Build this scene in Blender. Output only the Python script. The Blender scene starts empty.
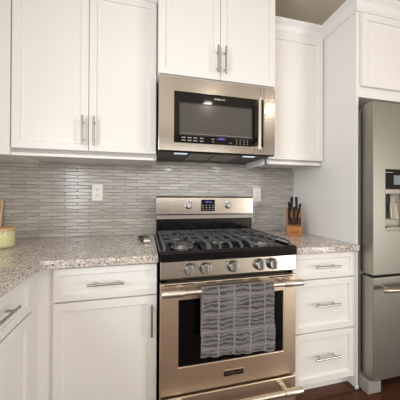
import bpy, bmesh, math, random
from mathutils import Vector, Matrix
random.seed(7)
S = bpy.context.scene
COL = S.collection

# ------------------------------------------------------------------ camera, world, light, exposure
cam_d = bpy.data.cameras.new('camera'); cam = bpy.data.objects.new('camera', cam_d); COL.objects.link(cam)
cam_d.sensor_width = 36; cam_d.sensor_fit = 'HORIZONTAL'; cam_d.lens = 230.654/400*36
cam_d.shift_x = -(200.21-200)/400; cam_d.shift_y = (195.726-200)/400
cam_d.clip_start = .02
cam.matrix_world = (Matrix.Translation((-.0664, -1.8146, 1.2101)) @ Matrix.Rotation(-.2289, 4, 'Z')
                    @ Matrix.Rotation(math.pi/2+.0048, 4, 'X') @ Matrix.Rotation(.0044, 4, 'Z'))
S.camera = cam
w = bpy.data.worlds.new('world'); S.world = w; w.use_nodes = True
w.node_tree.nodes['Background'].inputs[0].default_value = (.9, .95, 1, 1)
w.node_tree.nodes['Background'].inputs[1].default_value = .4
S.view_settings.view_transform = 'Standard'; S.view_settings.look = 'None'
S.view_settings.gamma = 1; S.view_settings.use_curve_mapping = False
S.view_settings.exposure = -0.24
def area(name, loc, rot, sx, sy, power, color, shape='RECTANGLE', spread=180):
    l = bpy.data.lights.new(name, 'AREA'); l.shape = shape; l.size = sx; l.size_y = sy
    l.energy = power; l.color = color; l.spread = math.radians(spread)
    o = bpy.data.objects.new(name, l); COL.objects.link(o); o.location = loc; o.rotation_euler = rot
    return o
WARM = (1, .90, .78); NEUT = (1, .975, .945); COOL = (.86, .93, 1)
CEIL = 2.74
# recessed downlights of the kitchen
for (x, y, p) in ((-.3, -1.5, 2), (.75, -1.5, 1.2), (1.75, -1.6, 1.2), (-.3, -2.7, 4), (.9, -2.7, 3.5), (2.0, -2.7, 3)):
    area('downlight', (x, y, CEIL-.012), (0, 0, 0), .14, .14, p, WARM, 'DISK')
# soft area lights added as fill, out of view; no windows are modelled
area('fill_light', (.2, -4.55, 1.75), (math.radians(90), 0, 0), 3.4, 1.0, 38, NEUT)
area('fill_light', (-1.12, -2.15, 1.5), (0, math.radians(-90), 0), 1.0, 1.1, 42, COOL)  # cool tint inferred from the bluish left side, strength set to brighten the tall panel
area('fill_light', (3.15, -3.75, 1.0), (0, math.radians(90), 0), 1.6, 1.5, 95, NEUT)  # added to brighten the left cabinet fronts

# ------------------------------------------------------------------ materials
def mat(name, color, rough=.5, metal=0, **kw):
    m = bpy.data.materials.new(name); m.use_nodes = True
    b = m.node_tree.nodes['Principled BSDF']
    b.inputs['Base Color'].default_value = (*color, 1); b.inputs['Roughness'].default_value = rough
    b.inputs['Metallic'].default_value = metal
    for k, v in kw.items(): b.inputs[k.replace('_', ' ')].default_value = v
    return m
def N(m, t, **kw):
    n = m.node_tree.nodes.new('ShaderNode'+t)
    for k, v in kw.items():
        if k in n.inputs.keys(): n.inputs[k].default_value = v
        else: setattr(n, k, v)
    return n
def L(m, a, b): m.node_tree.links.new(a, b)
def bsdf(m): return m.node_tree.nodes['Principled BSDF']
def coords(m, scale=(1, 1, 1), kind='Object', rot=(0, 0, 0)):
    t = N(m, 'TexCoord'); mp = N(m, 'Mapping'); mp.inputs['Scale'].default_value = scale; mp.inputs['Rotation'].default_value = rot
    L(m, t.outputs[kind], mp.inputs[0]); return mp.outputs[0]
def ramp(m, fac, stops, interp='LINEAR'):
    r = N(m, 'ValToRGB'); r.color_ramp.interpolation = interp
    e = r.color_ramp.elements
    while len(e) < len(stops): e.new(.5)
    for i, (p, c) in enumerate(stops): e[i].position = p; e[i].color = (*c, 1)
    L(m, fac, r.inputs[0]); return r.outputs[0]
def mixc(m, fac, a, b, blend='MIX'):
    x = N(m, 'Mix', data_type='RGBA', blend_type=blend)
    for s, v in ((x.inputs[0], fac), (x.inputs[6], a), (x.inputs[7], b)):
        if hasattr(v, 'is_output'): L(m, v, s)
        elif isinstance(v, tuple): s.default_value = (*v, 1)
        else: s.default_value = v
    return x.outputs[2]
def bump(m, h, strength=.2, dist=.002):
    b = N(m, 'Bump'); b.inputs['Strength'].default_value = strength; b.inputs['Distance'].default_value = dist
    L(m, h, b.inputs['Height']); L(m, b.outputs[0], bsdf(m).inputs['Normal'])
def noise(m, vec, scale, detail=4, rough=.5):
    n = N(m, 'TexNoise'); n.inputs['Scale'].default_value = scale; n.inputs['Detail'].default_value = detail
    n.inputs['Roughness'].default_value = rough; L(m, vec, n.inputs['Vector']); return n.outputs['Fac']

WHITE = mat('white_paint', (.82, .805, .775), .38)
v = coords(WHITE, (6, 6, 6)); bump(WHITE, noise(WHITE, v, 30), .03, .001)
TRIMW = mat('trim_paint', (.82, .81, .79), .4)
def steel(name, color, rough, brush=(1.5, 60, 400)):
    m = mat(name, color, rough, 1.0)
    n = noise(m, coords(m, brush), 4, 3)
    mr = N(m, 'MapRange'); mr.inputs['To Min'].default_value = rough-.03; mr.inputs['To Max'].default_value = rough+.05
    L(m, n, mr.inputs[0]); L(m, mr.outputs[0], bsdf(m).inputs['Roughness'])
    bump(m, n, .5, .00009)
    return m
STEEL = steel('brushed_stainless_steel', (.55, .51, .46), .17)
STEELW = steel('range_stainless_steel', (.84, .70, .53), .38)
FRIDGE = steel('fridge_stainless_steel', (.365, .36, .315), .42)
NICKEL = mat('brushed_nickel', (.47, .44, .39), .32, 1)
CHROME = mat('polished_steel', (.75, .73, .70), .15, 1)
SATIN = mat('satin_steel', (.66, .62, .56), .36, 1)
KNOBM = mat('grey_satin_metal', (.34, .33, .32), .34, 1)
GREYMETAL = mat('grey_painted_metal', (.30, .275, .245), .45, .3)
BLACK = mat('black_enamel', (.006, .006, .007), .09, 0, Specular_IOR_Level=.4)
BLACKM = mat('black_plastic', (.008, .008, .0085), .4, 0, Specular_IOR_Level=.3)
IRON = mat('cast_iron', (.060, .063, .069), .45); bump(IRON, noise(IRON, coords(IRON), 400), .25, .001)
DARK = mat('dark_cavity', (.03, .028, .026), .7)
PLATE = mat('white_plastic', (.80, .78, .73), .35)
SLOT = mat('dark_slot', (.05, .05, .05), .6)
def glass_dark(name, tint, mixf):
    m = mat(name, (.003, .003, .003), .03, 0, Specular_IOR_Level=.3)
    tr = N(m, 'BsdfTransparent'); tr.inputs[0].default_value = (*tint, 1)
    mx = N(m, 'MixShader'); mx.inputs[0].default_value = mixf
    out = m.node_tree.nodes['Material Output']
    L(m, bsdf(m).outputs[0], mx.inputs[1]); L(m, tr.outputs[0], mx.inputs[2]); L(m, mx.outputs[0], out.inputs[0])
    return m
OVENGLASS = glass_dark('dark_oven_glass', (.4, .38, .35), .3)
MWGLASS = mat('microwave_window_mesh', (.085, .08, .07), .16)
v = coords(MWGLASS, (1, 1, 1)); 
vo = N(MWGLASS, 'TexVoronoi'); vo.inputs['Scale'].default_value = 420; L(MWGLASS, v, vo.inputs['Vector'])
L(MWGLASS, ramp(MWGLASS, vo.outputs['Distance'], [(.2, (.03, .028, .025)), (.5, (.085, .079, .070))]), bsdf(MWGLASS).inputs['Base Color'])
MWBLACK = mat('black_glass', (.007, .0065, .006), .06, 0, Specular_IOR_Level=.3)
def emit(name, color, s):
    m = mat(name, (.02, .02, .02), .4); bsdf(m).inputs['Emission Color'].default_value = (*color, 1)
    bsdf(m).inputs['Emission Strength'].default_value = s; return m
LAMP = emit('lamp_lens', (.80, .92, 1), 1.0)
LCD = emit('blue_display', (.12, .12, 1), .9)
GREYPRINT = mat('grey_print', (.32, .31, .29), .5)
WHITEPRINT = mat('white_print', (.7, .69, .66), .5)

# granite
GRANITE = mat('speckled_granite', (.5, .46, .42), .1)
g = GRANITE; v = coords(g)
def chips(scale, stops, warp):
    nn = N(g, 'TexNoise'); nn.inputs['Scale'].default_value = scale*.7; L(g, v, nn.inputs['Vector'])
    vm = N(g, 'VectorMath', operation='MULTIPLY_ADD'); L(g, nn.outputs['Color'], vm.inputs[0]); vm.inputs[1].default_value = (warp,)*3; L(g, v, vm.inputs[2])
    vo = N(g, 'TexVoronoi'); vo.inputs['Scale'].default_value = scale; L(g, vm.outputs[0], vo.inputs['Vector'])
    sp = N(g, 'SeparateXYZ'); L(g, vo.outputs['Color'], sp.inputs[0])
    return ramp(g, sp.outputs[0], stops, 'CONSTANT'), sp.outputs[1]
fine, r1 = chips(290, [(0, (.10, .09, .085)), (.07, (.26, .23, .21)), (.19, (.42, .39, .365)), (.40, (.60, .545, .49)), (.82, (.74, .70, .65))], .004)
big, r2 = chips(125, [(0, (.085, .058, .050)), (.22, (.20, .165, .15)), (.42, (.37, .35, .34)), (.72, (.76, .73, .69))], .008)
c = mixc(g, ramp(g, r2, [(0, (.85, .85, .85)), (.25, (0, 0, 0))], 'CONSTANT'), fine, big)
cl = noise(g, v, 9, 4, .6)
c = mixc(g, .8, c, ramp(g, cl, [(.35, (.86, .85, .85)), (.65, (1.16, 1.12, 1.07))]), 'MULTIPLY')
L(g, c, bsdf(g).inputs['Base Color'])
# tile and grout
TILE = mat('glazed_grey_tile', (.40, .375, .345), .16)
v = coords(TILE); at = N(TILE, 'Attribute', attribute_name='tone')
c = ramp(TILE, at.outputs['Fac'], [(0, (.39, .365, .335)), (1, (.50, .47, .435))]); L(TILE, c, bsdf(TILE).inputs['Base Color'])
bump(TILE, noise(TILE, v, 25), .12, .002)
GROUT = mat('grout', (.20, .165, .14), .85)
# wood
def wood(name, a, b, scale, rough):
    m = mat(name, a, rough); v = coords(m, scale); n = noise(m, v, 6, 6, .6)
    L(m, ramp(m, n, [(.3, a), (.7, b)]), bsdf(m).inputs['Base Color']); return m
BLOCKW = wood('knife_block_wood', (.36, .125, .028), (.50, .205, .055), (30, 30, 3), .35)
LIDW = wood('lid_wood', (.55, .33, .15), (.68, .45, .24), (6, 40, 40), .4)
BOARDW = wood('board_wood', (.60, .42, .25), (.72, .55, .36), (30, 30, 3), .5)
FLOORM = mat('dark_plank_floor', (.08, .035, .02), .36, 0, Specular_IOR_Level=.35)
m = FLOORM; v = coords(m)
br = N(m, 'TexBrick'); br.inputs['Scale'].default_value = 1; br.inputs['Brick Width'].default_value = 1.2; br.inputs['Row Height'].default_value = .125
br.inputs['Mortar Size'].default_value = .003; br.inputs['Color1'].default_value = (.07, .026, .014, 1); br.inputs['Color2'].default_value = (.13, .05, .027, 1)
br.inputs['Mortar'].default_value = (.012, .007, .005, 1); L(m, v, br.inputs['Vector'])
n = noise(m, coords(m, (2, 26, 1)), 4, 6, .65)
L(m, mixc(m, .75, br.outputs['Color'], ramp(m, n, [(.3, (.2, .2, .2)), (.7, (1.15, 1.05, .95))]), 'MULTIPLY'), bsdf(m).inputs['Base Color'])
CEILM = mat('textured_ceiling', (.74, .66, .56), .9)
v = coords(CEILM); bump(CEILM, noise(CEILM, v, 60, 5, .6), .5, .006)
WALLM = mat('beige_wall', (.62, .585, .53), .8)
WALLF = mat('taupe_wall', (.40, .365, .32), .8)
# towel: pale grid with ribbed darker cells, from its own uv in metres
TOWEL = mat('grey_terry', (.2, .2, .2), .95)
m = TOWEL; uv = N(m, 'TexCoord').outputs['UV']
sx = N(m, 'SeparateXYZ'); L(m, uv, sx.inputs[0])
def math_(m, op, a, b=None, c=None):
    n = N(m, 'Math', operation=op)
    for i, q in enumerate((a, b, c)):
        if q is None: continue
        if hasattr(q, 'is_output'): L(m, q, n.inputs[i])
        else: n.inputs[i].default_value = q
    return n.outputs[0]
nz = noise(m, uv, 16, 3); wob = math_(m, 'MULTIPLY', math_(m, 'SUBTRACT', nz, .5), .018)
def grid(axis, pitch, off, wdt):
    p = math_(m, 'ADD', math_(m, 'ADD', sx.outputs[axis], off), wob)
    f = math_(m, 'FRACT', math_(m, 'DIVIDE', p, pitch))
    d = math_(m, 'ABSOLUTE', math_(m, 'SUBTRACT', f, .5))
    return math_(m, 'GREATER_THAN', d, .5-wdt/pitch/2)
gr_ = math_(m, 'MAXIMUM', grid(0, .082, .000, .008), grid(1, .086, .03, .009))
rib = math_(m, 'SINE', math_(m, 'MULTIPLY', math_(m, 'ADD', sx.outputs[1], math_(m, 'MULTIPLY', wob, 2.2)), 2*math.pi/.0215))
rib = math_(m, 'MULTIPLY_ADD', rib, .5, .5)
c = ramp(m, rib, [(.15, (.046, .040, .037)), (.75, (.160, .150, .150))])
c = mixc(m, ramp(m, noise(m, uv, 9, 3), [(.5, (0, 0, 0)), (.75, (.8, .8, .8))]), c, (.185, .185, .195))
c = mixc(m, gr_, c, (.235, .212, .20))
fz = noise(m, uv, 500, 2)
c = mixc(m, .6, c, ramp(m, fz, [(.3, (.55, .55, .55)), (.7, (1.3, 1.3, 1.3))]), 'MULTIPLY')
L(m, c, bsdf(m).inputs['Base Color'])
bump(m, math_(m, 'ADD', math_(m, 'MULTIPLY', rib, 1.0), fz), .6, .004)
bsdf(m).inputs['Sheen Weight'].default_value = .3
JAR = mat('green_jar_glass', (.86, .87, .56), .06, 0)
_tr = N(JAR, 'BsdfTransparent'); _tr.inputs[0].default_value = (1, 1, .92, 1)
_mx = N(JAR, 'MixShader'); _mx.inputs[0].default_value = .55
L(JAR, bsdf(JAR).outputs[0], _mx.inputs[1]); L(JAR, _tr.outputs[0], _mx.inputs[2]); L(JAR, _mx.outputs[0], JAR.node_tree.nodes['Material Output'].inputs[0])
WAX = mat('green_wax', (.88, .89, .50), .5, 0, Subsurface_Weight=.2)
PALEPRINT = mat('pale_label_print', (.80, .84, .58), .5)

# ------------------------------------------------------------------ helpers
POS = {}
def obj(name, bm, m, parent=None, smooth=False, bevel=0, bev_seg=2):
    me = bpy.data.meshes.new(name)
    base = POS[parent.name] if parent else Vector((0, 0, 0))
    bmesh.ops.recalc_face_normals(bm, faces=bm.faces)
    if parent: bmesh.ops.translate(bm, verts=bm.verts, vec=-base)
    if smooth:
        for f in bm.faces: f.smooth = True
    bm.to_mesh(me); bm.free()
    me.materials.append(m)
    o = bpy.data.objects.new(name, me); COL.objects.link(o)
    if parent: o.parent = parent
    POS[o.name] = base
    if bevel:
        b = o.modifiers.new('bevel', 'BEVEL'); b.width = bevel; b.segments = bev_seg; b.limit_method = 'ANGLE'; b.angle_limit = math.radians(40)
    if smooth:
        s = o.modifiers.new('edges', 'EDGE_SPLIT'); s.split_angle = math.radians(38)
    return o
def thing(name, label, cat, loc, group=None):
    o = bpy.data.objects.new(name, None); COL.objects.link(o); o.location = loc; o.empty_display_size = .05
    o['label'] = label; o['category'] = cat
    if group: o['group'] = group
    POS[o.name] = Vector(loc); return o
def tag(o, label, cat, group=None):
    o['label'] = label; o['category'] = cat
    if group: o['group'] = group
    return o
def struct(name, bm, m, **k):
    o = obj(name, bm, m, **k); o['kind'] = 'structure'; return o
def lab(o, text): o['label'] = text; return o
def box(bm, x0, x1, y0, y1, z0, z1, M=None):
    r = bmesh.ops.create_cube(bm, size=1)
    T = Matrix.Translation(((x0+x1)/2, (y0+y1)/2, (z0+z1)/2)) @ Matrix.Diagonal((abs(x1-x0), abs(y1-y0), abs(z1-z0), 1))
    if M is not None: T = M @ T
    bmesh.ops.transform(bm, matrix=T, verts=r['verts']); return r['verts']
def nb(): return bmesh.new()
def bx(*a):
    bm = nb(); box(bm, *a); return bm
def cyl(bm, p0, p1, r, seg=20, r2=None):
    p0 = Vector(p0); p1 = Vector(p1); d = p1-p0
    q = d.to_track_quat('Z', 'Y').to_matrix().to_4x4()
    res = bmesh.ops.create_cone(bm, cap_ends=True, segments=seg, radius1=r, radius2=r if r2 is None else r2, depth=d.length,
                                matrix=Matrix.Translation((p0+p1)/2) @ q)
    return res['verts']
def lathe(bm, prof, center, axis=(0, 0, 1), seg=32):
    """prof: (radius, height) from the bottom pole to the top pole"""
    q = Vector(axis).to_track_quat('Z', 'Y').to_matrix(); c = Vector(center)
    rings = []
    for r, h in prof:
        if r < 1e-6: rings.append([bm.verts.new(c + q @ Vector((0, 0, h)))])
        else: rings.append([bm.verts.new(c + q @ Vector((r*math.cos(2*math.pi*i/seg), r*math.sin(2*math.pi*i/seg), h))) for i in range(seg)])
    for a, b in zip(rings, rings[1:]):
        for i in range(seg):
            j = (i+1) % seg
            if len(a) == 1 and len(b) == 1: continue
            if len(a) == 1: bm.faces.new((a[0], b[i], b[j]))
            elif len(b) == 1: bm.faces.new((a[i], a[j], b[0]))
            else: bm.faces.new((a[i], a[j], b[j], b[i]))
def tube(bm, pts, r, seg=10, flat=1.0, up=(0, 0, 1)):
    pts = [Vector(p) for p in pts]; rings = []
    for i, p in enumerate(pts):
        t = (pts[min(i+1, len(pts)-1)]-pts[max(i-1, 0)]).normalized()
        s = t.cross(Vector(up))
        if s.length < 1e-4: s = t.cross(Vector((1, 0, 0)))
        s.normalize(); n = s.cross(t)
        rr = r[i] if isinstance(r, (list, tuple)) else r
        rings.append([bm.verts.new(p + s*rr*math.cos(a) + n*rr*flat*math.sin(a)) for a in [2*math.pi*k/seg for k in range(seg)]])
    for a, b in zip(rings, rings[1:]):
        for k in range(seg): bm.faces.new((a[k], a[(k+1) % seg], b[(k+1) % seg], b[k]))
    bm.faces.new(rings[0][::-1]); bm.faces.new(rings[-1])
def prism(bm, poly, axis, a, b):
    """poly of 2-D points in the plane normal to axis ('x': (y,z), 'y': (x,z), 'z': (x,y))"""
    def P(p, t): return {'x': (t, p[0], p[1]), 'y': (p[0], t, p[1]), 'z': (p[0], p[1], t)}[axis]
    A = [bm.verts.new(P(p, a)) for p in poly]; B = [bm.verts.new(P(p, b)) for p in poly]
    bm.faces.new(A[::-1]); bm.faces.new(B); n = len(poly)
    for i in range(n): bm.faces.new((A[i], A[(i+1) % n], B[(i+1) % n], B[i]))
# frames for cabinet fronts: u along the front, n outward, z up
def front_y(y): return Matrix(((1, 0, 0, 0), (0, -1, 0, y), (0, 0, 1, 0), (0, 0, 0, 1)))
def front_x(x): return Matrix(((0, 1, 0, x), (1, 0, 0, 0), (0, 0, 1, 0), (0, 0, 0, 1)))
def shaker(name, F, u0, u1, z0, z1, parent, rail=.058, th=.02, deep=.011):
    bm = nb(); box(bm, u0, u1, 0, th, z0, z1)
    bm.faces.ensure_lookup_table()
    f = [f for f in bm.faces if f.calc_center_median().y > th-1e-5]
    bmesh.ops.inset_region(bm, faces=f, thickness=rail)
    bmesh.ops.inset_region(bm, faces=f, thickness=.004, depth=-deep)
    bmesh.ops.transform(bm, matrix=F, verts=bm.verts)
    return obj(name, bm, WHITE, parent, bevel=.002)
def bar_handle(F, c, length, vertical, parent, off=.032):
    u, n, z = c; bm = nb(); h = length/2; p = h*.62
    d = Vector((0, 0, 1)) if vertical else Vector((1, 0, 0)); C = Vector((u, n+off, z))
    cyl(bm, C-d*h, C+d*h, .0062, 16)
    for s in (-1, 1): cyl(bm, C+d*p*s-Vector((0, off, 0)), C+d*p*s, .0048, 12)
    bmesh.ops.transform(bm, matrix=F, verts=bm.verts)
    return lab(obj('handle', bm, NICKEL, parent, smooth=True), 'brushed nickel bar handle')
def text_mesh(name, s, size, m, parent, M, extrude=.0006):
    cu = bpy.data.curves.new(name, 'FONT'); cu.body = s; cu.size = size; cu.align_x = 'CENTER'; cu.align_y = 'CENTER'; cu.extrude = extrude
    t = bpy.data.objects.new('tmp', cu); COL.objects.link(t)
    me = bpy.data.meshes.new_from_object(t.evaluated_get(bpy.context.evaluated_depsgraph_get()))
    bpy.data.objects.remove(t); bpy.data.curves.remove(cu)
    bm = nb(); bm.from_mesh(me); bpy.data.meshes.remove(me)
    bmesh.ops.transform(bm, matrix=M, verts=bm.verts)
    return obj(name, bm, m, parent)
def facing(x, y, z): return Matrix.Translation((x, y, z)) @ Matrix.Rotation(math.pi/2, 4, 'X')

WY = .03            # plane of the tiled back wall
X1 = 1.232          # left face of the tall side panel
LX, RX, FY = -1.175, 3.2, -4.6
# ------------------------------------------------------------------ room shell
struct('floor', bx(LX-.1, RX+.1, FY-.1, WY+.1, -.1, 0), FLOORM)
struct('ceiling', bx(LX-.1, RX+.1, FY-.1, WY+.1, CEIL, CEIL+.1), CEILM)
struct('wall_back', bx(LX-.1, RX+.1, WY+.012, WY+.1, 0, CEIL), WALLM)
struct('wall_left', bx(LX-.1, LX, FY, WY+.012, 0, CEIL), WALLM)
struct('wall_right', bx(RX, RX+.1, FY, WY+.012, 0, CEIL), WALLM)
struct('wall_front', bx(LX-.1, RX+.1, FY-.1, FY, 0, CEIL), WALLF)
# backsplash: long glazed tiles, thick in the middle and thin at their ends, laid half over half
bm = nb(); tone = bm.verts.layers.float.new('tone')
TP, RP = .0833, .0248
k0, k1 = -3, 28
for k in range(k0, k1):
    for r in range(0, 26):
        if (k+r) % 2: continue
        # a tile's left end sits at tick column k
        x0 = -.974+TP*k+.0011; x2 = x0+2*TP-.0022; xm = (x0+x2)/2; z = .875+RP*r+(.0065)
        he, hm = .0086, .0145
        dz = random.uniform(-.0012, .0012)
        pts = [(x0, z-he), (xm, z-hm+dz), (x2, z-he), (x2, z+he), (xm, z+hm+dz), (x0, z+he)]
        lo, hi = LX, 1.2385
        P = []
        for i in range(6):      # clip to the wall's ends
            a, b = pts[i], pts[(i+1) % 6]
            for (p, q) in ((a, b),):
                if lo <= p[0] <= hi: P.append(p)
                for e in (lo, hi):
                    if (p[0]-e)*(q[0]-e) < 0:
                        t = (e-p[0])/(q[0]-p[0]); P.append((e, p[1]+t*(q[1]-p[1])))
        if len(P) < 3: continue
        cx = sum(p[0] for p in P)/len(P); cz = sum(p[1] for p in P)/len(P)
        if cz > 1.50 or cz < .90: continue
        tn = random.random()
        tl = random.uniform(-.0006, .0006)
        A = [bm.verts.new((p[0], WY+.0075, p[1])) for p in P]
        B = [bm.verts.new((p[0], WY+.0015, p[1])) for p in P]
        Cc = [bm.verts.new((p[0]+(.0012 if p[0] < cx else -.0012), WY+tl*(1 if p[0] > cx else -1), cz+(p[1]-cz)*.84)) for p in P]
        for q in A+B+Cc: q[tone] = tn
        n = len(P)
        for i in range(n):
            j = (i+1) % n
            bm.faces.new((A[i], A[j], B[j], B[i])); bm.faces.new((B[i], B[j], Cc[j], Cc[i]))
        bm.faces.new(Cc)
tiles = struct('backsplash', bm, TILE)
lab(tiles, 'grey glazed tile backsplash behind the range')
gr = struct('trim_2', bx(LX, X1, WY+.004, WY+.012, .875, 1.52), GROUT)
lab(gr, 'brown grout between the backsplash tiles')
# crown molding: one run along the tops of the cabinets
def sweep(name, path, prof, m, label, dz=0):
    prof = [(a, z+dz) for a, z in prof]
    bm = nb(); n = len(path); rings = []
    for i, p in enumerate(path):
        p = Vector(p); dirs = []
        if i > 0: dirs.append((p-Vector(path[i-1])).normalized())
        if i < n-1: dirs.append((Vector(path[i+1])-p).normalized())
        ns = [Vector((d.y, -d.x)) for d in dirs]          # outward: right of travel
        if len(ns) == 1: off = ns[0]
        else: off = (ns[0]+ns[1])/(1+ns[0].dot(ns[1]))
        rings.append([bm.verts.new((p.x+off.x*a, p.y+off.y*a, z)) for a, z in prof])
    k = len(prof)
    for A, B in zip(rings, rings[1:]):
        for i in range(k): bm.faces.new((A[i], A[(i+1) % k], B[(i+1) % k], B[i]))
    bm.faces.new(rings[0]); bm.faces.new(rings[-1][::-1])
    o = struct(name, bm, m); lab(o, label); return o
CB = 2.395; CRT = 2.475
prof = [(-.005, CB), (.010, CB), (.010, CB+.010), (.014, CB+.013), (.014, CB+.018), (.020, CB+.026), (.030, CB+.046), (.044, CB+.060),
        (.050, CB+.064), (.050, CB+.072), (.054, CB+.075), (.054, CRT), (-.005, CRT)]
PF = -.612          # front edge of the tall panel
MF = -.42           # face of the cabinet above the microwave
UF = -.318          # face of the shallow wall cabinets
sweep('trim_1', [(.7645, UF), (X1, UF), (X1, PF-.001), (2.2, PF-.001)], prof, TRIMW,
      'white crown molding along the tops of the right cabinet, tall panel and refrigerator cabinet')
sweep('trim_3', [(-1.17, UF), (-.0045, UF)], prof, TRIMW, 'white crown molding on top of the left wall cabinet', .05)
sweep('trim_4', [(-.0035, WY), (-.0035, MF), (.7635, MF), (.7635, WY)], prof, TRIMW, 'white crown molding on top of the raised middle cabinet', .195)

# ------------------------------------------------------------------ wall cabinets
CT = CRT-.004
FU = front_y(UF)
t = thing('wall_cabinet', 'white two-door wall cabinet left of the microwave, above the outlet', 'cabinet', (-.43, -.1, 1.44), 'white wall cabinets')
bm = nb(); box(bm, -.806, -.006, UF, WY-.001, 1.455, CT+.05); box(bm, -.806, -.006, UF, UF+.02, 1.44, CT+.05); box(bm, -.024, -.006, UF, WY-.001, 1.44, 1.46)
obj('body', bm, WHITE, t, bevel=.0015)
lab(obj('filler_panel', bx(-1.172, -.8068, UF-.014, WY-.001, 1.44, CT+.05), WHITE, t), 'plain white filler panel at the corner')
d = shaker('door', FU, -.797, -.4035, 1.479, CB+.040, t); bar_handle(FU, (-.428, .02, 1.592), .17, True, d)
d = shaker('door', FU, -.4005, -.010, 1.479, CB+.040, t); bar_handle(FU, (-.368, .02, 1.592), .17, True, d)

FM = front_y(MF)
t = thing('wall_cabinet', 'white two-door wall cabinet directly above the microwave', 'cabinet', (.38, -.2, 1.94), 'white wall cabinets')
bm = nb(); box(bm, -.003, .763, MF, WY-.001, 1.936, CT+.195); obj('body', bm, WHITE, t, bevel=.0015)
d = shaker('door', FM, -.001, .3785, 1.941, CB+.185, t); bar_handle(FM, (.357, .02, 2.055), .165, True, d)
d = shaker('door', FM, .3815, .761, 1.941, CB+.185, t); bar_handle(FM, (.406, .02, 2.055), .165, True, d)

t = thing('wall_cabinet', 'white one-door wall cabinet between the microwave and the tall refrigerator panel', 'cabinet', (1.0, -.1, 1.45), 'white wall cabinets')
bm = nb(); box(bm, .766, X1-.001, UF, WY-.001, 1.468, CT); box(bm, .766, X1-.001, UF, UF+.02, 1.448, CT); box(bm, .766, .784, UF, WY-.001, 1.448, 1.47)
box(bm, X1-.019, X1-.001, UF, WY-.001, 1.448, 1.47)
obj('body', bm, WHITE, t, bevel=.0015)
shaker('door', FU, .772, X1-.008, 1.482, CB-.006, t)

t = thing('refrigerator_enclosure', 'tall white side panel standing between the drawer base and the refrigerator', 'panel', (X1+.01, -.3, 0))
obj('board', bx(X1, X1+.0165, PF, WY+.010, .001, CT), WHITE, t, bevel=.0015)
obj('shoe', bx(X1-.008, X1+.0165, PF-.006, PF, .001, .022), WHITE, t, bevel=.002)

FF = front_y(-.612)
t = thing('wall_cabinet', 'deep white wall cabinet above the refrigerator', 'cabinet', (1.75, -.3, 1.84), 'white wall cabinets')
obj('body', bx(X1+.0168, 2.19, -.612, WY+.010, 1.853, CT), WHITE, t, bevel=.0015)
shaker('door', FF, X1+.026, 1.715, 1.918, CB-.012, t); shaker('door', FF, 1.718, 2.185, 1.918, CB-.012, t)

# ------------------------------------------------------------------ base cabinets and counters
BF = -.585
FB = front_y(BF)
t = thing('base_cabinet', 'white base cabinet with one drawer over one door, left of the range', 'cabinet', (-.28, -.3, 0), 'white base cabinets')
bm = nb(); box(bm, -.575, -.010, BF, WY+.01, .105, .875); box(bm, -.575, -.010, BF+.06, WY+.01, .001, .105)
obj('body', bm, WHITE, t, bevel=.0015)
d = shaker('drawer', FB, -.490, -.012, .710, .866, t, rail=.046); bar_handle(FB, (-.253, .02, .790), .166, False, d)
d = shaker('door', FB, -.490, -.012, .112, .702, t); bar_handle(FB, (-.037, .02, .589), .158, True, d)
LFX = -.578
FL = front_x(LFX)
t = thing('base_cabinet', 'white base cabinet with drawer and door along the left side counter', 'cabinet', (-.85, -1.0, 0), 'white base cabinets')
bm = nb(); box(bm, LX+.002, LFX, -1.60, BF-.0003, .105, .875); box(bm, LX+.002, LFX-.06, -1.60, BF-.0003, .001, .105)
obj('body', bm, WHITE, t, bevel=.0015)
obj('filler_strip', bx(LFX, -.5595, -.6495, BF-.0003, .11, .875), WHITE, t)
d = shaker('drawer', FL, -1.135, -.652, .704, .866, t, rail=.046); bar_handle(FL, (-.893, .02, .795), .15, False, d)
d = shaker('door', FL, -1.135, -.652, .112, .696, t); bar_handle(FL, (-1.10, .02, .589), .158, True, d)
d = shaker('drawer', FL, -1.592, -1.140, .704, .866, t, rail=.046); bar_handle(FL, (-1.366, .02, .795), .15, False, d)
d = shaker('door', FL, -1.592, -1.140, .112, .696, t); bar_handle(FL, (-1.555, .02, .589), .158, True, d)
t = thing('base_cabinet', 'white three-drawer base cabinet right of the range', 'cabinet', (1.0, -.3, 0), 'white base cabinets')
bm = nb(); box(bm, .776, X1-.001, BF, WY+.01, .075, .875); box(bm, .776, X1-.001, BF+.035, WY+.01, .001, .075)
obj('body', bm, WHITE, t, bevel=.0015)
for z0, z1, hz, rl in ((.714, .868, .791, .046), (.392, .706, .560, .056), (.078, .384, .243, .056)):
    d = shaker('drawer', FB, .781, X1-.003, z0, z1, t, rail=rl); bar_handle(FB, (1.005, .02, hz), .17, False, d)

def slab(name, poly, label, loc):
    bm = nb(); prism(bm, poly, 'z', .8755, .914)
    return tag(obj(name, bm, GRANITE, bevel=.004), label, 'countertop')
CF = -.6325; CX = -.531
slab('countertop', [(LX+.002, WY-.002), (-.006, WY-.002), (-.006, CF), (CX, CF), (CX, -1.61), (LX+.002, -1.61)],
     'grey speckled granite countertop with an inside corner, left of the range', None)
slab('countertop', [(.773, WY-.002), (X1-.001, WY-.002), (X1-.001, CF+.02), (X1+.006, CF+.019), (X1+.006, CF), (.773, CF)],
     'short grey speckled granite countertop right of the range, under the knife block', None)

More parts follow.
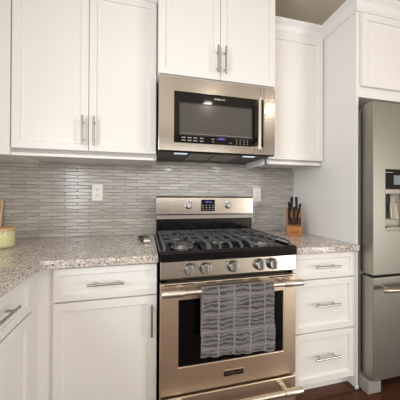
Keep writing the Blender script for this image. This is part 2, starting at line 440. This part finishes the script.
# ------------------------------------------------------------------ range
R0, R1 = .002, .760
RF = -.664
t = rng = thing('gas_range', 'stainless steel gas range with black cooktop between the two countertops', 'range', (.381, -.3, 0))
bm = nb()
for a in ((R0, R0+.03, -.625, -.02, .05, .885), (R1-.03, R1, -.625, -.02, .05, .885), (R0, R1, -.05, -.02, .05, .885),
          (R0, R1, -.625, -.02, .05, .24), (R0, R1, -.625, -.02, .72, .885)): box(bm, *a)
lab(obj('body', bm, BLACKM, rng), 'black sides and oven cavity')
for x in (.04, .72):
    for y in (-.58, -.08):
        bm = nb(); cyl(bm, (x, y, .001), (x, y, .05), .018, 14); obj('leg', bm, BLACKM, rng)
# oven racks seen dimly behind the glass
for z in (.43, .53):
    bm = nb()
    for i in range(15): cyl(bm, (.06+i*.046, -.58, z), (.06+i*.046, -.08, z), .0025, 6)
    for y in (-.58, -.33, -.08): cyl(bm, (.035, y, z), (.727, y, z), .0035, 6)
    lab(obj('rack', bm, CHROME, rng), 'steel wire oven rack')
# control panel
bm = nb(); prism(bm, [(-.56, .797), (-.662, .797), (-.668, .803), (-.658, .884), (-.56, .884)], 'x', R0, R1)
cp = obj('control_panel', bm, STEEL, rng, bevel=.003)
for i, x in enumerate((.150, .230, .381, .533, .610)):
    M = Matrix.Translation((x, -.664, .845)) @ Matrix.Rotation(math.radians(-7), 4, 'X')
    bm = nb(); lathe(bm, [(0, 0), (.0315, 0), (.0315, .006), (.029, .009)], (x, -.6645, .845), (0, -1, .12)); 
    lathe(bm, [(.026, .007), (.0265, .026), (.0245, .030), (0, .030)], (x, -.6645, .845), (0, -1, .12))
    k = obj('knob', bm, KNOBM, rng, smooth=True)
    g_ = nb(); box(g_, x-.0045, x+.0045, -.71, -.69, .826, .872); obj('grip', g_, NICKEL, k, bevel=.003)
    tk = nb(); box(tk, x+.030 if i % 2 else x-.036, x+.036 if i % 2 else x-.030, -.6645, -.663, .868, .872); obj('mark', tk, SLOT, cp)
# cooktop
bm = nb(); prism(bm, [(-.10, .886), (-.663, .886), (-.671, .892), (-.671, .925), (-.664, .935), (-.650, .937), (-.635, .926), (-.10, .926)], 'x', -.001, .763)
obj('cooktop', bm, BLACK, rng, smooth=False, bevel=.003)
bm = nb(); box(bm, -.001, .012, -.645, -.10, .924, .936); obj('cooktop_rim', bm, BLACK, rng, bevel=.004)
bm = nb(); box(bm, .750, .763, -.645, -.10, .924, .936); obj('cooktop_rim', bm, BLACK, rng, bevel=.004)
# burners
for x, y, r in ((.135, -.505, .046), (.135, -.245, .036), (.381, -.375, .05), (.627, -.505, .042), (.627, -.245, .034)):
    bm = nb(); lathe(bm, [(r*1.45, 0), (r*1.4, .004), (r*1.0, .006), (r*1.0, .014), (0, .014)], (x, y, .926)); b = lab(obj('burner', bm, mat('burner_aluminium', (.42, .40, .37), .4, .9) if r == .046 else bpy.data.materials['burner_aluminium'], rng, smooth=True), 'dull aluminium burner base')
    bm = nb(); lathe(bm, [(0, .0142), (r*.82, .0142), (r*.82, .020), (r*.72, .023), (0, .023)], (x, y, .926)); lab(obj('burner_cap', bm, IRON, b, smooth=True), 'black burner cap')
# cast iron grates
ZG0, ZG1 = .950, .968
def bar(bm, p, q, wd=.011, z0=ZG0, z1=ZG1):
    p = Vector((*p, 0)); q = Vector((*q, 0)); d = q-p; a = math.atan2(d.y, d.x)
    M = Matrix.Translation(((p.x+q.x)/2, (p.y+q.y)/2, (z0+z1)/2)) @ Matrix.Rotation(a, 4, 'Z')
    box(bm, -d.length/2, d.length/2, -wd/2, wd/2, -(z1-z0)/2, (z1-z0)/2, M)
def arc_bar(bm, pts, wd=.011, h=.018):
    tube(bm, pts, h/2, 8, wd/h)
GY0, GY1 = -.640, -.125
def rail(bm, x, wd=.0105):
    """a long bar whose ends curl down onto the cooktop"""
    arc_bar(bm, [(x, GY0, .930), (x, GY0+.004, .944), (x, GY0+.016, .955), (x, GY0+.04, .959), (x, -.38, .960), (x, GY1-.03, .959), (x, GY1-.008, .952), (x, GY1, .930)], wd, .017)
def hoop(bm, xm, w_, ya, yb):
    """a U-shaped bar round a burner: open at ya, closed at yb"""
    s_ = 1 if yb > ya else -1
    arc_bar(bm, [(xm-w_, ya, .957), (xm-w_, yb-s_*.045, .959), (xm-w_*.85, yb-s_*.016, .959), (xm-w_*.5, yb, .958), (xm+w_*.5, yb, .958), (xm+w_*.85, yb-s_*.016, .959), (xm+w_, yb-s_*.045, .959), (xm+w_, ya, .957)], .0095, .016)
def grate(x0, x1, kind):
    bm = nb(); ym = -.375; xm = (x0+x1)/2
    for x in (x0, x1): rail(bm, x)
    bar(bm, (x0, ym), (x1, ym), .011, .950, .966); bar(bm, (x0, GY1-.02), (x1, GY1-.02), .011, .950, .966)
    for x in (x0, x1): cyl(bm, (x, ym, .927), (x, ym, .953), .009, 10, .007)
    if kind == 'pair':
        hoop(bm, xm, .052, ym, GY0+.035); hoop(bm, xm, .052, ym, GY1-.055)
        for by in (-.505, -.245):
            for sx_ in (-1, 1): bar(bm, (xm+sx_*.024, by), (x0 if sx_ < 0 else x1, by), .0095, .950, .966)
        arc_bar(bm, [(xm, GY0, .930), (xm, GY0+.008, .950), (xm, GY0+.03, .958), (xm, -.540, .959)], .0095, .016)
        bar(bm, (xm, -.475), (xm, ym), .0095, .950, .966); bar(bm, (xm, -.275), (xm, ym), .0095, .950, .966); bar(bm, (xm, -.215), (xm, GY1-.02), .0095, .950, .966)
    else:
        for dx in (-.062, 0, .062): rail(bm, xm+dx, .0095)
        for y in (-.52, -.25): bar(bm, (x0, y), (x1, y), .0095, .948, .962)
    o = obj('grate', bm, IRON, rng, smooth=True); return lab(o, 'grey cast iron burner grate')
grate(.022, .253, 'pair'); grate(.262, .500, 'long'); grate(.509, .740, 'pair')
# backguard
bm = nb(); prism(bm, [(-.02, 1.075), (-.122, 1.075), (-.124, 1.083), (-.124, 1.203), (-.114, 1.213), (-.02, 1.213)], 'x', R0, R1)
bg = obj('backguard', bm, STEEL, rng, bevel=.003)
lab(obj('vent_strip', bx(R0+.004, R1-.004, -.112, -.02, 1.045, 1.075), GREYMETAL, rng, bevel=.002), 'dark metal vent strip')
lab(obj('splash_guard', bx(R0+.002, R1-.002, -.105, -.02, .905, 1.045), BLACK, rng, bevel=.003), 'glossy black lower splash guard')
for x in (.238, .548):
    bm = nb(); lathe(bm, [(0, 0), (.028, 0), (.028, .004), (.021, .007), (.021, .024), (.018, .027), (0, .027)], (x, -.1215, 1.146), (0, -1, .07)); k = obj('dial', bm, KNOBM, rng, smooth=True)
    g_ = nb(); box(g_, x-.003, x+.003, -.153, -.14, 1.132, 1.163); obj('grip', g_, NICKEL, k, bevel=.002)
bm = nb(); box(bm, .333, .443, -.1275, -.116, 1.102, 1.190); dp = lab(obj('display', bm, MWBLACK, rng, bevel=.004), 'black clock display panel')
bm = nb()
for i, x in enumerate((.372, .384, .398, .410)): box(bm, x-.004, x+.004, -.1283, -.127, 1.166, 1.176)
obj('digits', bm, LCD, dp)
bm = nb()
for z in (1.115, 1.130, 1.145):
    for x in (.350, .375, .400, .425): box(bm, x-.006, x+.006, -.1281, -.127, z-.002, z+.002)
obj('button_marks', bm, GREYPRINT, dp)
# oven door with its window
def holed(bm, x0, x1, z0, z1, y0, y1, a0, a1, c0, c1):
    box(bm, x0, x1, y0, y1, z0, c0); box(bm, x0, x1, y0, y1, c1, z1); box(bm, x0, a0, y0, y1, c0, c1); box(bm, a1, x1, y0, y1, c0, c1)
def ring_plate(bm, x0, x1, z0, z1, yf, yb, a0, a1, c0, c1):
    """one plate with a rectangular hole, front yf (nearer the viewer), back yb"""
    O = [(x0, z0), (x1, z0), (x1, z1), (x0, z1)]; I = [(a0, c0), (a1, c0), (a1, c1), (a0, c1)]
    V = {}
    for n_, pts in (('O', O), ('I', I)):
        for y in (yf, yb): V[n_, y] = [bm.verts.new((x, y, z)) for x, z in pts]
    for i in range(4):
        j = (i+1) % 4
        bm.faces.new((V['O', yf][i], V['O', yf][j], V['I', yf][j], V['I', yf][i])); bm.faces.new((V['O', yb][j], V['O', yb][i], V['I', yb][i], V['I', yb][j]))
        bm.faces.new((V['O', yb][i], V['O', yb][j], V['O', yf][j], V['O', yf][i])); bm.faces.new((V['I', yf][i], V['I', yf][j], V['I', yb][j], V['I', yb][i]))
bm = nb(); ring_plate(bm, R0, R1, .220, .776, RF, -.628, .093, .679, .354, .690)
od = obj('oven_door', bm, STEELW, rng, bevel=.003)
lab(obj('oven_window', bx(.0935, .6785, -.658, -.648, .3545, .6895), OVENGLASS, od), 'dark oven window glass')
bm = nb(); ring_plate(bm, .093, .679, .354, .690, -.647, -.630, .125, .647, .38, .664); lab(obj('window_surround', bm, BLACKM, od), 'black printed border of the oven window')
bm = nb()
for a, b in ((.02, .17), (.235, .285), (.32, .44), (.475, .527), (.59, .74)): box(bm, a, b, RF-.0006, RF+.004, .7655, .7725)
lab(obj('vent_slot', bm, SLOT, od), 'dark vent slots above the handle')
def appliance_handle(x0, x1, z, y, face, parent, m=SATIN, rb=.0125, re=.0175, end=.105):
    bm = nb()
    cyl(bm, (x0+end-.005, y, z), (x1-end+.005, y, z), rb, 24)
    h = obj('door_handle', bm, m, parent, smooth=True)
    for s, xa, xb in ((1, x0, x0+end), (-1, x1-end, x1)):
        e = nb(); cyl(e, (xa, y, z), (xb, y, z), re, 24); obj('handle_end', e, m, h, smooth=True, bevel=.002)
        xc = (x0+end-.012) if s > 0 else (x1-end+.012)
        p = nb(); box(p, xc-.014, xc+.014, y, face, z-.012, z+.012); obj('bracket', p, m, h, bevel=.003)
    return h
appliance_handle(.006, .758, .750, -.722, RF, rng)
bd = lab(obj('badge', bx(.333, .441, RF-.003, RF, .273, .299), MWBLACK, od, bevel=.001), 'black brand badge with silver lettering')
text_mesh('lettering', 'FRIGIDAIRE', .0185, NICKEL, od, facing(.387, RF-.0034, .286))
bm = nb(); ring_plate(bm, .3315, .4425, .2715, .3005, RF-.0035, RF-.0002, .334, .440, .274, .298); obj('badge_frame', bm, NICKEL, od)
dr = obj('storage_drawer', bx(R0, R1, RF, -.628, .055, .205), STEELW, rng, bevel=.004)
appliance_handle(.006, .758, .170, -.722, RF, dr)

# ------------------------------------------------------------------ towel over the oven handle
def towel():
    hy, hz, rr = -.722, .750, .0185
    prof = []                                 # (y, z) down the back, over the bar, down the front
    for i in range(14): prof.append((hy+rr, .52+(hz-.52)*i/14))
    for i in range(13):
        a = math.pi*i/12; prof.append((hy+rr*math.cos(a), hz+rr*math.sin(a)))
    nf = 44
    for i in range(1, nf+1): prof.append((hy-rr-.0035*min(1, i/12), hz-(hz-.430)*i/nf))
    nx = 60; X0, X1_ = .197, .575
    bm = nb(); uvl = bm.loops.layers.uv.new('UVMap')
    lens = [0]
    for a, b in zip(prof, prof[1:]): lens.append(lens[-1]+math.hypot(a[0]-b[0], a[1]-b[1]))
    G = []
    for j, (y, z) in enumerate(prof):
        row = []
        fr = max(0, (j-27)/nf); bk = max(0, (14-j)/14)
        for i in range(nx+1):
            u = i/nx; x = X0+(X1_-X0)*u
            x += -.010*fr*(1-u) + .004*math.sin(fr*9+1)*(.3 if u < .5 else .6)
            wv = .0042*math.sin(u*13+fr*2.3)+.003*math.sin(u*29+fr*5+1)+.002*math.sin(fr*22+u*6)
            yy = y-abs(wv)*fr*1.6-.002*fr
            zz = z + (.020*(1-u)*fr + .0012*math.sin(u*9)*fr if fr else 0) + .02*bk*u
            row.append(bm.verts.new((x, yy, zz)))
        G.append(row)
    for j in range(len(G)-1):
        for i in range(nx):
            f = bm.faces.new((G[j][i], G[j][i+1], G[j+1][i+1], G[j+1][i]))
            for l, (a, b) in zip(f.loops, ((i, j), (i+1, j), (i+1, j+1), (i, j+1))): l[uvl].uv = (a/nx*.38, lens[b])
            f.smooth = True
    o = obj('dish_towel', bm, TOWEL)
    s = o.modifiers.new('thickness', 'SOLIDIFY'); s.thickness = .005; s.offset = 0
    return tag(o, 'grey checked terry towel hanging over the oven door handle', 'towel')
towel()

# ------------------------------------------------------------------ microwave
MY = -.4385; M0, M1, MZ0, MZ1 = .0005, .7615, 1.487, 1.930
t = mw = thing('microwave', 'stainless over-the-range microwave with black window, mounted above the gas range', 'microwave', (.381, -.2, 1.46))
bm = nb(); box(bm, M0+.003, M1-.003, -.405, WY-.001, 1.4985, 1.9345); lab(obj('case', bm, BLACKM, mw, bevel=.002), 'black sheet metal case')
SX = .681
bm = nb(); ring_plate(bm, M0, SX-.001, MZ0, MZ1, MY, -.407, .092, SX-.004, 1.536, 1.845); dd = obj('door', bm, STEEL, mw, bevel=.002)
obj('side_panel', bx(SX+.001, M1, MY, -.407, MZ0, MZ1), STEEL, mw, bevel=.002)
lab(obj('black_glass', bx(.0925, SX-.0045, MY+.001, -.41, 1.5365, 1.8445), MWBLACK, dd), 'black glass door front with touch controls')
bm = nb(); box(bm, .128, .594, MY-.0012, MY+.004, 1.588, 1.775); lab(obj('window', bm, MWGLASS, dd, bevel=.001), 'grey see-through mesh window')
bm = nb(); ring_plate(bm, .122, .600, 1.582, 1.781, MY-.0016, MY+.004, .1285, .5935, 1.5885, 1.7745); obj('window_frame', bm, mat('charcoal_frame', (.03, .028, .025), .25), dd)
bm = nb()
for i in range(44): box(bm, .132+i*.0105, .138+i*.0105, MY-.0018, MY, 1.5925, 1.5955)
obj('vent_dots', bm, GREYPRINT, dd)
bm = nb()
for x in (.150, .186, .222, .262): 
    for z in (1.569, 1.552): box(bm, x-.012, x+.012, MY-.0003, MY+.002, z-.003, z+.003)
obj('button_marks', bm, GREYPRINT, dd)
for a in ((.325, .345, 1.566, 1.570), (.328, .342, 1.550, 1.553), (.362, .366, 1.567, 1.573), (.412, .416, 1.567, 1.573), (.440, .460, 1.549, 1.552)):
    obj('button_mark', bx(a[0], a[1], MY-.0003, MY+.002, a[2], a[3]), GREYPRINT, dd)
bm = nb()
for x in (.490, .515, .540, .565):
    for z in (1.572, 1.560, 1.548): box(bm, x-.004, x+.004, MY-.0003, MY+.002, z-.002, z+.002)
obj('button_marks', bm, GREYPRINT, dd)
bm = nb()
for x in (.376, .385, .394, .403): box(bm, x-.0034, x+.0034, MY-.0004, MY+.002, 1.566, 1.577)
obj('digits', bm, LCD, dd)
text_mesh('lettering', 'FRIGIDAIRE', .014, CHROME, dd, facing(.378, MY-.0002, 1.818), .0004)
bm = nb(); box(bm, .617, .636, -.492, -.478, 1.512, 1.842); h = lab(obj('handle', bm, SATIN, dd, bevel=.004, bev_seg=3), 'flat bar handle')
for z in (1.545, 1.815):
    bm = nb(); box(bm, .619, .633, -.48, MY+.002, z-.014, z+.014); obj('bracket', bm, SATIN, h, bevel=.002)
for z0, z1 in ((MZ0, 1.535), (1.846, MZ1)):
    lab(obj('seam', bx(.6565, .6585, MY-.0004, MY+.002, z0, z1), SLOT, dd), 'thin dark seam beside the handle')
# underside: sloped vent, grease filters and two lamps
bm = nb(); prism(bm, [(-.434, 1.4868), (-.420, 1.480), (-.400, 1.490), (.0, 1.494), (.0, 1.498), (-.434, 1.498)], 'x', M0+.002, M1-.002); un_ = lab(obj('underside', bm, BLACKM, mw, bevel=.002), 'black underside vent')
for xa, xb in ((.215, .370), (.390, .545)):
    bm = nb(); box(bm, xa, xb, -.33, -.10, 1.4885, 1.4945)
    for i in range(9): box(bm, xa+.01+i*.016, xa+.014+i*.016, -.32, -.11, 1.487, 1.4885)
    obj('grease_filter', bm, GREYMETAL, un_)
for x in (.146, .616):
    bm = nb(); box(bm, x-.055, x+.055, -.375, -.315, 1.4875, 1.492); lf = obj('lamp_frame', bm, BLACKM, mw)
    bm = nb(); box(bm, x-.042, x+.042, -.365, -.328, 1.4855, 1.4875); lab(obj('lamp_lens', bm, LAMP, lf), 'lit white lamp lens')
    area('microwave_lamp', (x, -.346, 1.485), (0, 0, 0), (.08), .035, .8, (.86, .94, 1))
bm = nb(); box(bm, M1, M1+.003, -.43, -.36, 1.49, 1.60); lab(obj('side_vent', bm, BLACKM, mw), 'black side vent')

# ------------------------------------------------------------------ refrigerator
f0, f1 = 1.272, 2.165; fm = (f0+f1)/2
t = fr = thing('refrigerator', 'stainless french-door refrigerator with water dispenser beside the tall white panel', 'refrigerator', (fm, -.3, 0))
obj('case', bx(f0, f1, -.600, -.03, .055, 1.755), GREYMETAL, fr, bevel=.004)
def fdoor(name, x0, x1, z0, z1, hole=None, label=None):
    bm = nb(); yf, yb = -.692, -.612
    box_ = [(x0, z0), (x1, z0), (x1, z1), (x0, z1)]
    if hole:
        a0, a1, c0, c1 = hole; ring_plate(bm, x0, x1, z0, z1, yf, yb, a0, a1, c0, c1)
    else: box(bm, x0, x1, yf, yb, z0, z1)
    o = obj(name, bm, FRIDGE, fr, bevel=.005, bev_seg=3)
    if label: lab(o, label)
    return o
H = (1.365, 1.60, 1.008, 1.384)
dl = fdoor('door', f0, fm-.002, .735, 1.801, H, 'left stainless door with the dispenser recess')
drr = fdoor('door', fm+.002, f1, .735, 1.801)
fz_ = fdoor('freezer_drawer', f0, f1, .095, .722)
a0, a1, c0, c1 = H
bm = nb(); box(bm, a0+.001, a1-.001, -.622, -.613, c0+.001, c1-.001); box(bm, a0+.0005, a0+.004, -.688, -.613, c0+.001, c1-.001); box(bm, a1-.004, a1-.0005, -.688, -.613, c0+.001, c1-.001)
box(bm, a0+.001, a1-.001, -.688, -.613, c0+.0005, c0+.012); lab(obj('dispenser_recess', bm, FRIDGE, dl), 'steel lined dispenser recess')
bm = nb(); prism(bm, [(-.684, 1.262), (-.640, 1.262), (-.625, 1.29), (-.625, 1.382), (-.684, 1.382)], 'x', a0+.004, a1-.004); dpn = lab(obj('dispenser_panel', bm, MWBLACK, dl, bevel=.002), 'dark glossy dispenser control panel')
obj('panel_screen', bx(a0+.075, a1-.075, -.6855, -.683, 1.292, 1.350), mat('grey_screen', (.22, .25, .29), .15), dpn)
bm = nb()
for i in range(5): box(bm, a0+.010+i*.012, a0+.017+i*.012, -.6852, -.6835, 1.366, 1.370)
obj('icons', bm, WHITEPRINT, dpn)
lab(obj('dispenser_bar', bx(a0+.001, a1-.001, -.696, -.640, 1.232, 1.264), NICKEL, dl, bevel=.004), 'pale metal bar below the controls')
bm = nb(); box(bm, a0+.012, a0+.075, -.665, -.625, 1.175, 1.232); cyl(bm, (a0+.045, -.65, 1.15), (a0+.045, -.65, 1.18), .012, 14); cyl(bm, (a0+.07, -.65, 1.155), (a0+.07, -.65, 1.178), .008, 12); obj('spout', bm, BLACKM, dl, bevel=.002)
bm = nb(); prism(bm, [(-.630, 1.22), (-.640, 1.22), (-.652, 1.07), (-.640, 1.07)], 'x', a0+.10, a1-.07); obj('paddle', bm, CHROME, dl, bevel=.003)
bm = nb(); box(bm, a0+.02, a1-.02, -.684, -.63, c0+.012, c0+.018); obj('drip_tray', bm, NICKEL, dl)
# hinge and door gaskets
bm = nb(); box(bm, f0+.006, f0+.06, -.598, -.50, 1.755, 1.775); cyl(bm, (f0+.03, -.58, 1.775), (f0+.03, -.58, 1.79), .010, 14); obj('hinge_cover', bm, GREYMETAL, fr, bevel=.003)
for z0, z1 in ((.74, 1.755), (.10, .718)):
    obj('gasket', bx(f0+.012, f1-.012, -.612, -.600, z0, z1), BLACKM, fr)
BRONZE = mat('warm_satin_metal', (.45, .37, .29), .38, 1)
def bow_handle(pts, parent):
    bm = nb(); rs = [.008]+[.0145]*(len(pts)-2)+[.008]
    tube(bm, pts, rs, 14); return lab(obj('handle', bm, BRONZE, parent, smooth=True), 'rounded metal handle')
b_ = nb(); pts = [(f0+.020, -.738, .662), (f0+.03, -.739, .663), (f0+.06, -.742, .664)]+[(f0+.06+(f1-f0-.12)*i/14, -.745-.012*math.sin(math.pi*i/14), .664) for i in range(1, 14)]+[(f1-.06, -.742, .664), (f1-.03, -.739, .663), (f1-.020, -.738, .662)]
h = bow_handle(pts, fz_)
for x in (f0+.075, f1-.075):
    p = nb(); cyl(p, (x, -.742, .664), (x, -.690, .664), .010, 14); obj('bracket', p, BRONZE, h)
for s, d_ in ((-1, dl), (1, drr)):
    x = fm+s*.05; h = bow_handle([(x, -.738, .80)]+[(x, -.742-.012*math.sin(math.pi*i/12), .83+.86*i/12) for i in range(13)]+[(x, -.738, 1.72)], d_)
    for z in (.86, 1.66):
        p = nb(); cyl(p, (x, -.742, z), (x, -.690, z), .010, 14); obj('bracket', p, NICKEL, h)
# kick plate and feet
obj('kick_plate', bx(f0+.10, f1-.10, -.60, -.585, .012, .085), BLACKM, fr)
for xa, xb in ((f0-.012, f0+.085), (f1-.085, f1-.006)):
    bm = nb(); prism(bm, [(-.30, .055), (-.30, .040), (-.635, .001), (-.668, .001), (-.672, .012), (-.672, .080), (-.60, .085), (-.60, .055)], 'x', xa, xb)
    lab(obj('foot_cover', bm, mat('foot_grey', (.30, .285, .26), .45) if xa < fm else bpy.data.materials['foot_grey'], fr, bevel=.003), 'grey foot cover')

# ------------------------------------------------------------------ outlets on the backsplash
def outlet(x, z, label, kind):
    t = thing('wall_outlet', label, 'outlet', (x, WY, z), 'white outlets on the backsplash')
    obj('cover_plate', bx(x-.0375, x+.0375, WY-.008, WY-.0005, z-.062, z+.062), PLATE, t, bevel=.003)
    for dz in (-.021, .021):
        bm = nb(); lathe(bm, [(0, 0), (.0165, 0), (.0165, .002), (.0155, .003), (0, .003)], (x, WY-.008, z+dz), (0, -1, 0), 24)
        s = obj('socket', bm, PLATE, t, smooth=True)
        bm = nb(); box(bm, x-.0075, x-.0052, WY-.0114, WY-.0105, z+dz-.002, z+dz+.008); box(bm, x+.0052, x+.0075, WY-.0114, WY-.0105, z+dz-.002, z+dz+.007)
        cyl(bm, (x, WY-.0114, z+dz-.008), (x, WY-.0105, z+dz-.008), .0028, 10); lab(obj('slots', bm, SLOT, s), 'dark outlet slots')
    bm = nb(); cyl(bm, (x, WY-.0095, z), (x, WY-.008, z), .0035, 10); obj('screw', bm, NICKEL, t)
outlet(-.421, 1.2405, 'white duplex outlet on the backsplash above the left countertop', 0)
outlet(.868, 1.228, 'white duplex outlet on the backsplash between the range and the knife block', 1)

# ------------------------------------------------------------------ knife block and its knives
KZ = .914
KB = Matrix.Translation((1.058, -.222, KZ)) @ Matrix.Rotation(math.radians(-31), 4, 'Z')      # the block's own frame: its front faces -y
def inblock(o, p): POS[o.name] = Vector(p); o.matrix_world = KB @ Matrix.Translation(p)
t = kb = thing('knife_block', 'honey brown wooden knife block on the short countertop by the tall panel', 'knife block', (0, 0, 0)); inblock(kb, (0, 0, 0))
FR = -.050
bm = nb(); prism(bm, [(FR, 0), (FR-.003, .070), (FR+.016, .078), (FR+.030, .118), (FR+.075, .214), (FR+.108, .198), (FR+.100, 0)], 'x', -.0535, .0535)
obj('block', bm, BLOCKW, kb, bevel=.003)
bm = nb()
for x in (-.022, -.010, .002, .014, .024): box(bm, x-.004, x+.003, FR-.0042, FR-.0005, .026, .034+.004*math.sin(x*300))
lab(obj('mark', bm, mat('burnt_mark', (.12, .045, .015), .6), kb), 'dark burnt maker mark')
KBM = mat('black_knife_handle', (.010, .010, .010), .4)
def knife(tip, L_, r, label, lean=0, slope=False):
    tip = Vector(tip); d = Vector((lean, -.26, .96)).normalized()
    if slope:                                # the collar sits on the sloped top of the block
        zb = tip.z-L_*d.z; tip.y = FR+.030+.045*(zb-.118)/.096-L_*.26-.010
    b = tip-d*L_
    k = thing('kitchen_knife', label, 'knife', (0, 0, 0), 'black handled knives in the knife block'); inblock(k, b)
    bm = nb(); tube(bm, [b+d*.004, b+d*L_*.25, b+d*L_*.55, b+d*L_*.85, tip-d*.003, tip], [r*.9, r*1.05, r*.92, r*1.15, r*.95, r*.5], 10, 1.35, (0, 1, 0))
    obj('grip', bm, KBM, k, smooth=True)
    bm = nb(); cyl(bm, b-d*.001, b+d*.006, r*.9, 12); lab(obj('bolster', bm, CHROME, k, smooth=True), 'small steel bolster')
    s_ = Vector((1, 0, 0)); n = d.cross(s_).normalized(); s_ = n.cross(d)
    bm = nb(); M = Matrix((s_, n, d)).transposed().to_4x4(); M.translation = b
    box(bm, -.001, .001, -r*.9, r*.9, -.002, 0, M); obj('blade', bm, CHROME, k)
    for q in (.35, .65):
        bm = nb(); p = b+d*L_*q; cyl(bm, p+n*(-r*1.24), p+n*(-r*1.36), .0016, 8); obj('rivet', bm, CHROME, k)
for tip, L_, r, lean, lb in (
    ((-.015, -.012, .300), .100, .0098, .04, 'tall black chef knife handle at the back of the block, left of the tallest pair'),
    ((.016, -.010, .299), .100, .0098, -.04, 'tall black chef knife handle at the back of the block, right of the tallest pair'),
    ((-.037, -.020, .258), .088, .0085, -.03, 'black knife handle at the far left of the back row in the wooden block'),
    ((.043, -.020, .247), .080, .0082, .10, 'black knife handle at the far right of the back row, leaning over the block edge'),
    ((.001, -.044, .222), .084, .0092, .02, 'black knife handle in the middle of the block, in front of the tallest pair'),
    ((-.038, -.052, .200), .080, .0088, -.02, 'black knife handle at the left edge of the middle row of the block'),
    ((.027, -.052, .192), .080, .0088, .05, 'black knife handle in the middle row of the block, right of centre')):
    knife(tip, L_, r, lb, lean, True)
for i, (x, lb) in enumerate(((-.040, 'first small black steak knife from the left in the front row of the block'), (-.024, 'second small black steak knife from the left in the front row of the block'),
      (-.008, 'third small black steak knife from the left in the front row of the block'), (.008, 'third small black steak knife from the right in the front row of the block'),
      (.024, 'second small black steak knife from the right in the front row of the block'), (.041, 'first small black steak knife from the right in the front row of the block'))):
    knife((x, FR-.012, .142), .060, .0060, lb)

# ------------------------------------------------------------------ candle jar and cutting board in the corner
cx_, cy_ = -.874, -.258
t = cj = thing('candle_jar', 'green glass candle jar with a wooden lid on the left countertop', 'candle', (cx_, cy_, .914))
bm = nb(); lathe(bm, [(0, .0005), (.054, .0005), (.059, .005), (.060, .012), (.060, .098), (.057, .100), (.0565, .012), (0, .010)], (cx_, cy_, .914), seg=48); obj('jar', bm, JAR, cj, smooth=True)
bm = nb(); lathe(bm, [(0, .011), (.0555, .0125), (.0555, .083), (0, .083)], (cx_, cy_, .914), seg=48); lab(obj('wax', bm, WAX, cj, smooth=True), 'pale green wax')
bm = nb(); lathe(bm, [(0, .099), (.062, .099), (.064, .101), (.064, .111), (.062, .113), (0, .113)], (cx_, cy_, .914), seg=48); lab(obj('lid', bm, LIDW, cj, smooth=True), 'round wooden lid')
bm = nb()
for q, (z, w_) in enumerate(((.068, .5), (.056, .36), (.046, .42))):
    for i in range(7):
        if (i+q) % 4 == 3: continue
        a = -math.pi/2+.15+(i-3)*w_/7; a2 = a+w_/9; r = .0602
        vs = [bm.verts.new((cx_+r*math.cos(b), cy_+r*math.sin(b), .914+zz)) for b, zz in ((a, z-.002), (a2, z-.002), (a2, z+.002), (a, z+.002))]; bm.faces.new(vs)
lab(obj('label_print', bm, PALEPRINT, cj), 'pale printed marks on the jar')
M = Matrix.Translation((-1.096, -.030, .9145)) @ Matrix.Rotation(math.radians(-9), 4, 'X')
t = cb = thing('cutting_board', 'pale wooden cutting board leaning on the backsplash behind the candle jar', 'cutting board', (-1.096, -.03, .9145))
bm = nb(); box(bm, -.075, .086, -.010, .010, .002, .275, M); obj('board', bm, BOARDW, cb, bevel=.004)
bm = nb(); ring_plate(bm, -.068, .079, .010, .267, -.0105, -.009, -.062, .073, .016, .261); bmesh.ops.transform(bm, matrix=M, verts=bm.verts); lab(obj('groove', bm, wood('groove_wood', (.36, .22, .11), (.45, .29, .16), (30, 30, 3), .6), cb), 'darker juice groove')

# ------------------------------------------------------------------ spoon rest by the range
t = sp = thing('spoon_rest', 'small shiny metal spoon rest on the left countertop beside the range', 'spoon rest', (-.075, -.26, .914))
c = Vector((-.082, -.215, .914)); bm = nb()
K = 28
def ring(rx, ry, z): return [bm.verts.new((c.x+rx*math.cos(2*math.pi*i/K), c.y+ry*math.sin(2*math.pi*i/K), c.z+z)) for i in range(K)]
rings = [ring(.018, .022, .001), ring(.030, .034, .006), ring(.043, .050, .026), ring(.0405, .0475, .026), ring(.028, .032, .009), ring(.016, .020, .004)]
for a, b in zip(rings, rings[1:]):
    for i in range(K): bm.faces.new((a[i], a[(i+1) % K], b[(i+1) % K], b[i]))
bm.faces.new(rings[0][::-1]); bm.faces.new(rings[-1]); obj('bowl', bm, mat('dark_steel', (.30, .30, .31), .18, 1), sp, smooth=True)
bm = nb(); pr_ = [(-.255, .939), (-.285, .9425), (-.302, .941), (-.311, .934), (-.313, .9255), (-.310, .917), (-.302, .9145)]
P0 = pr_+[(y+.003 if i > 2 else y, z-.003 if i < 4 else z+.001) for i, (y, z) in list(enumerate(pr_))[::-1]]
A = pr_; Bq = [(-.255, .936), (-.285, .9395), (-.3005, .938), (-.308, .9325), (-.310, .9255), (-.3075, .919), (-.301, .9175)]
prism(bm, A+Bq[::-1], 'x', -.082, -.043); lab(obj('curled_handle', bm, SATIN, sp, smooth=False, bevel=.0005), 'bright curled metal handle')
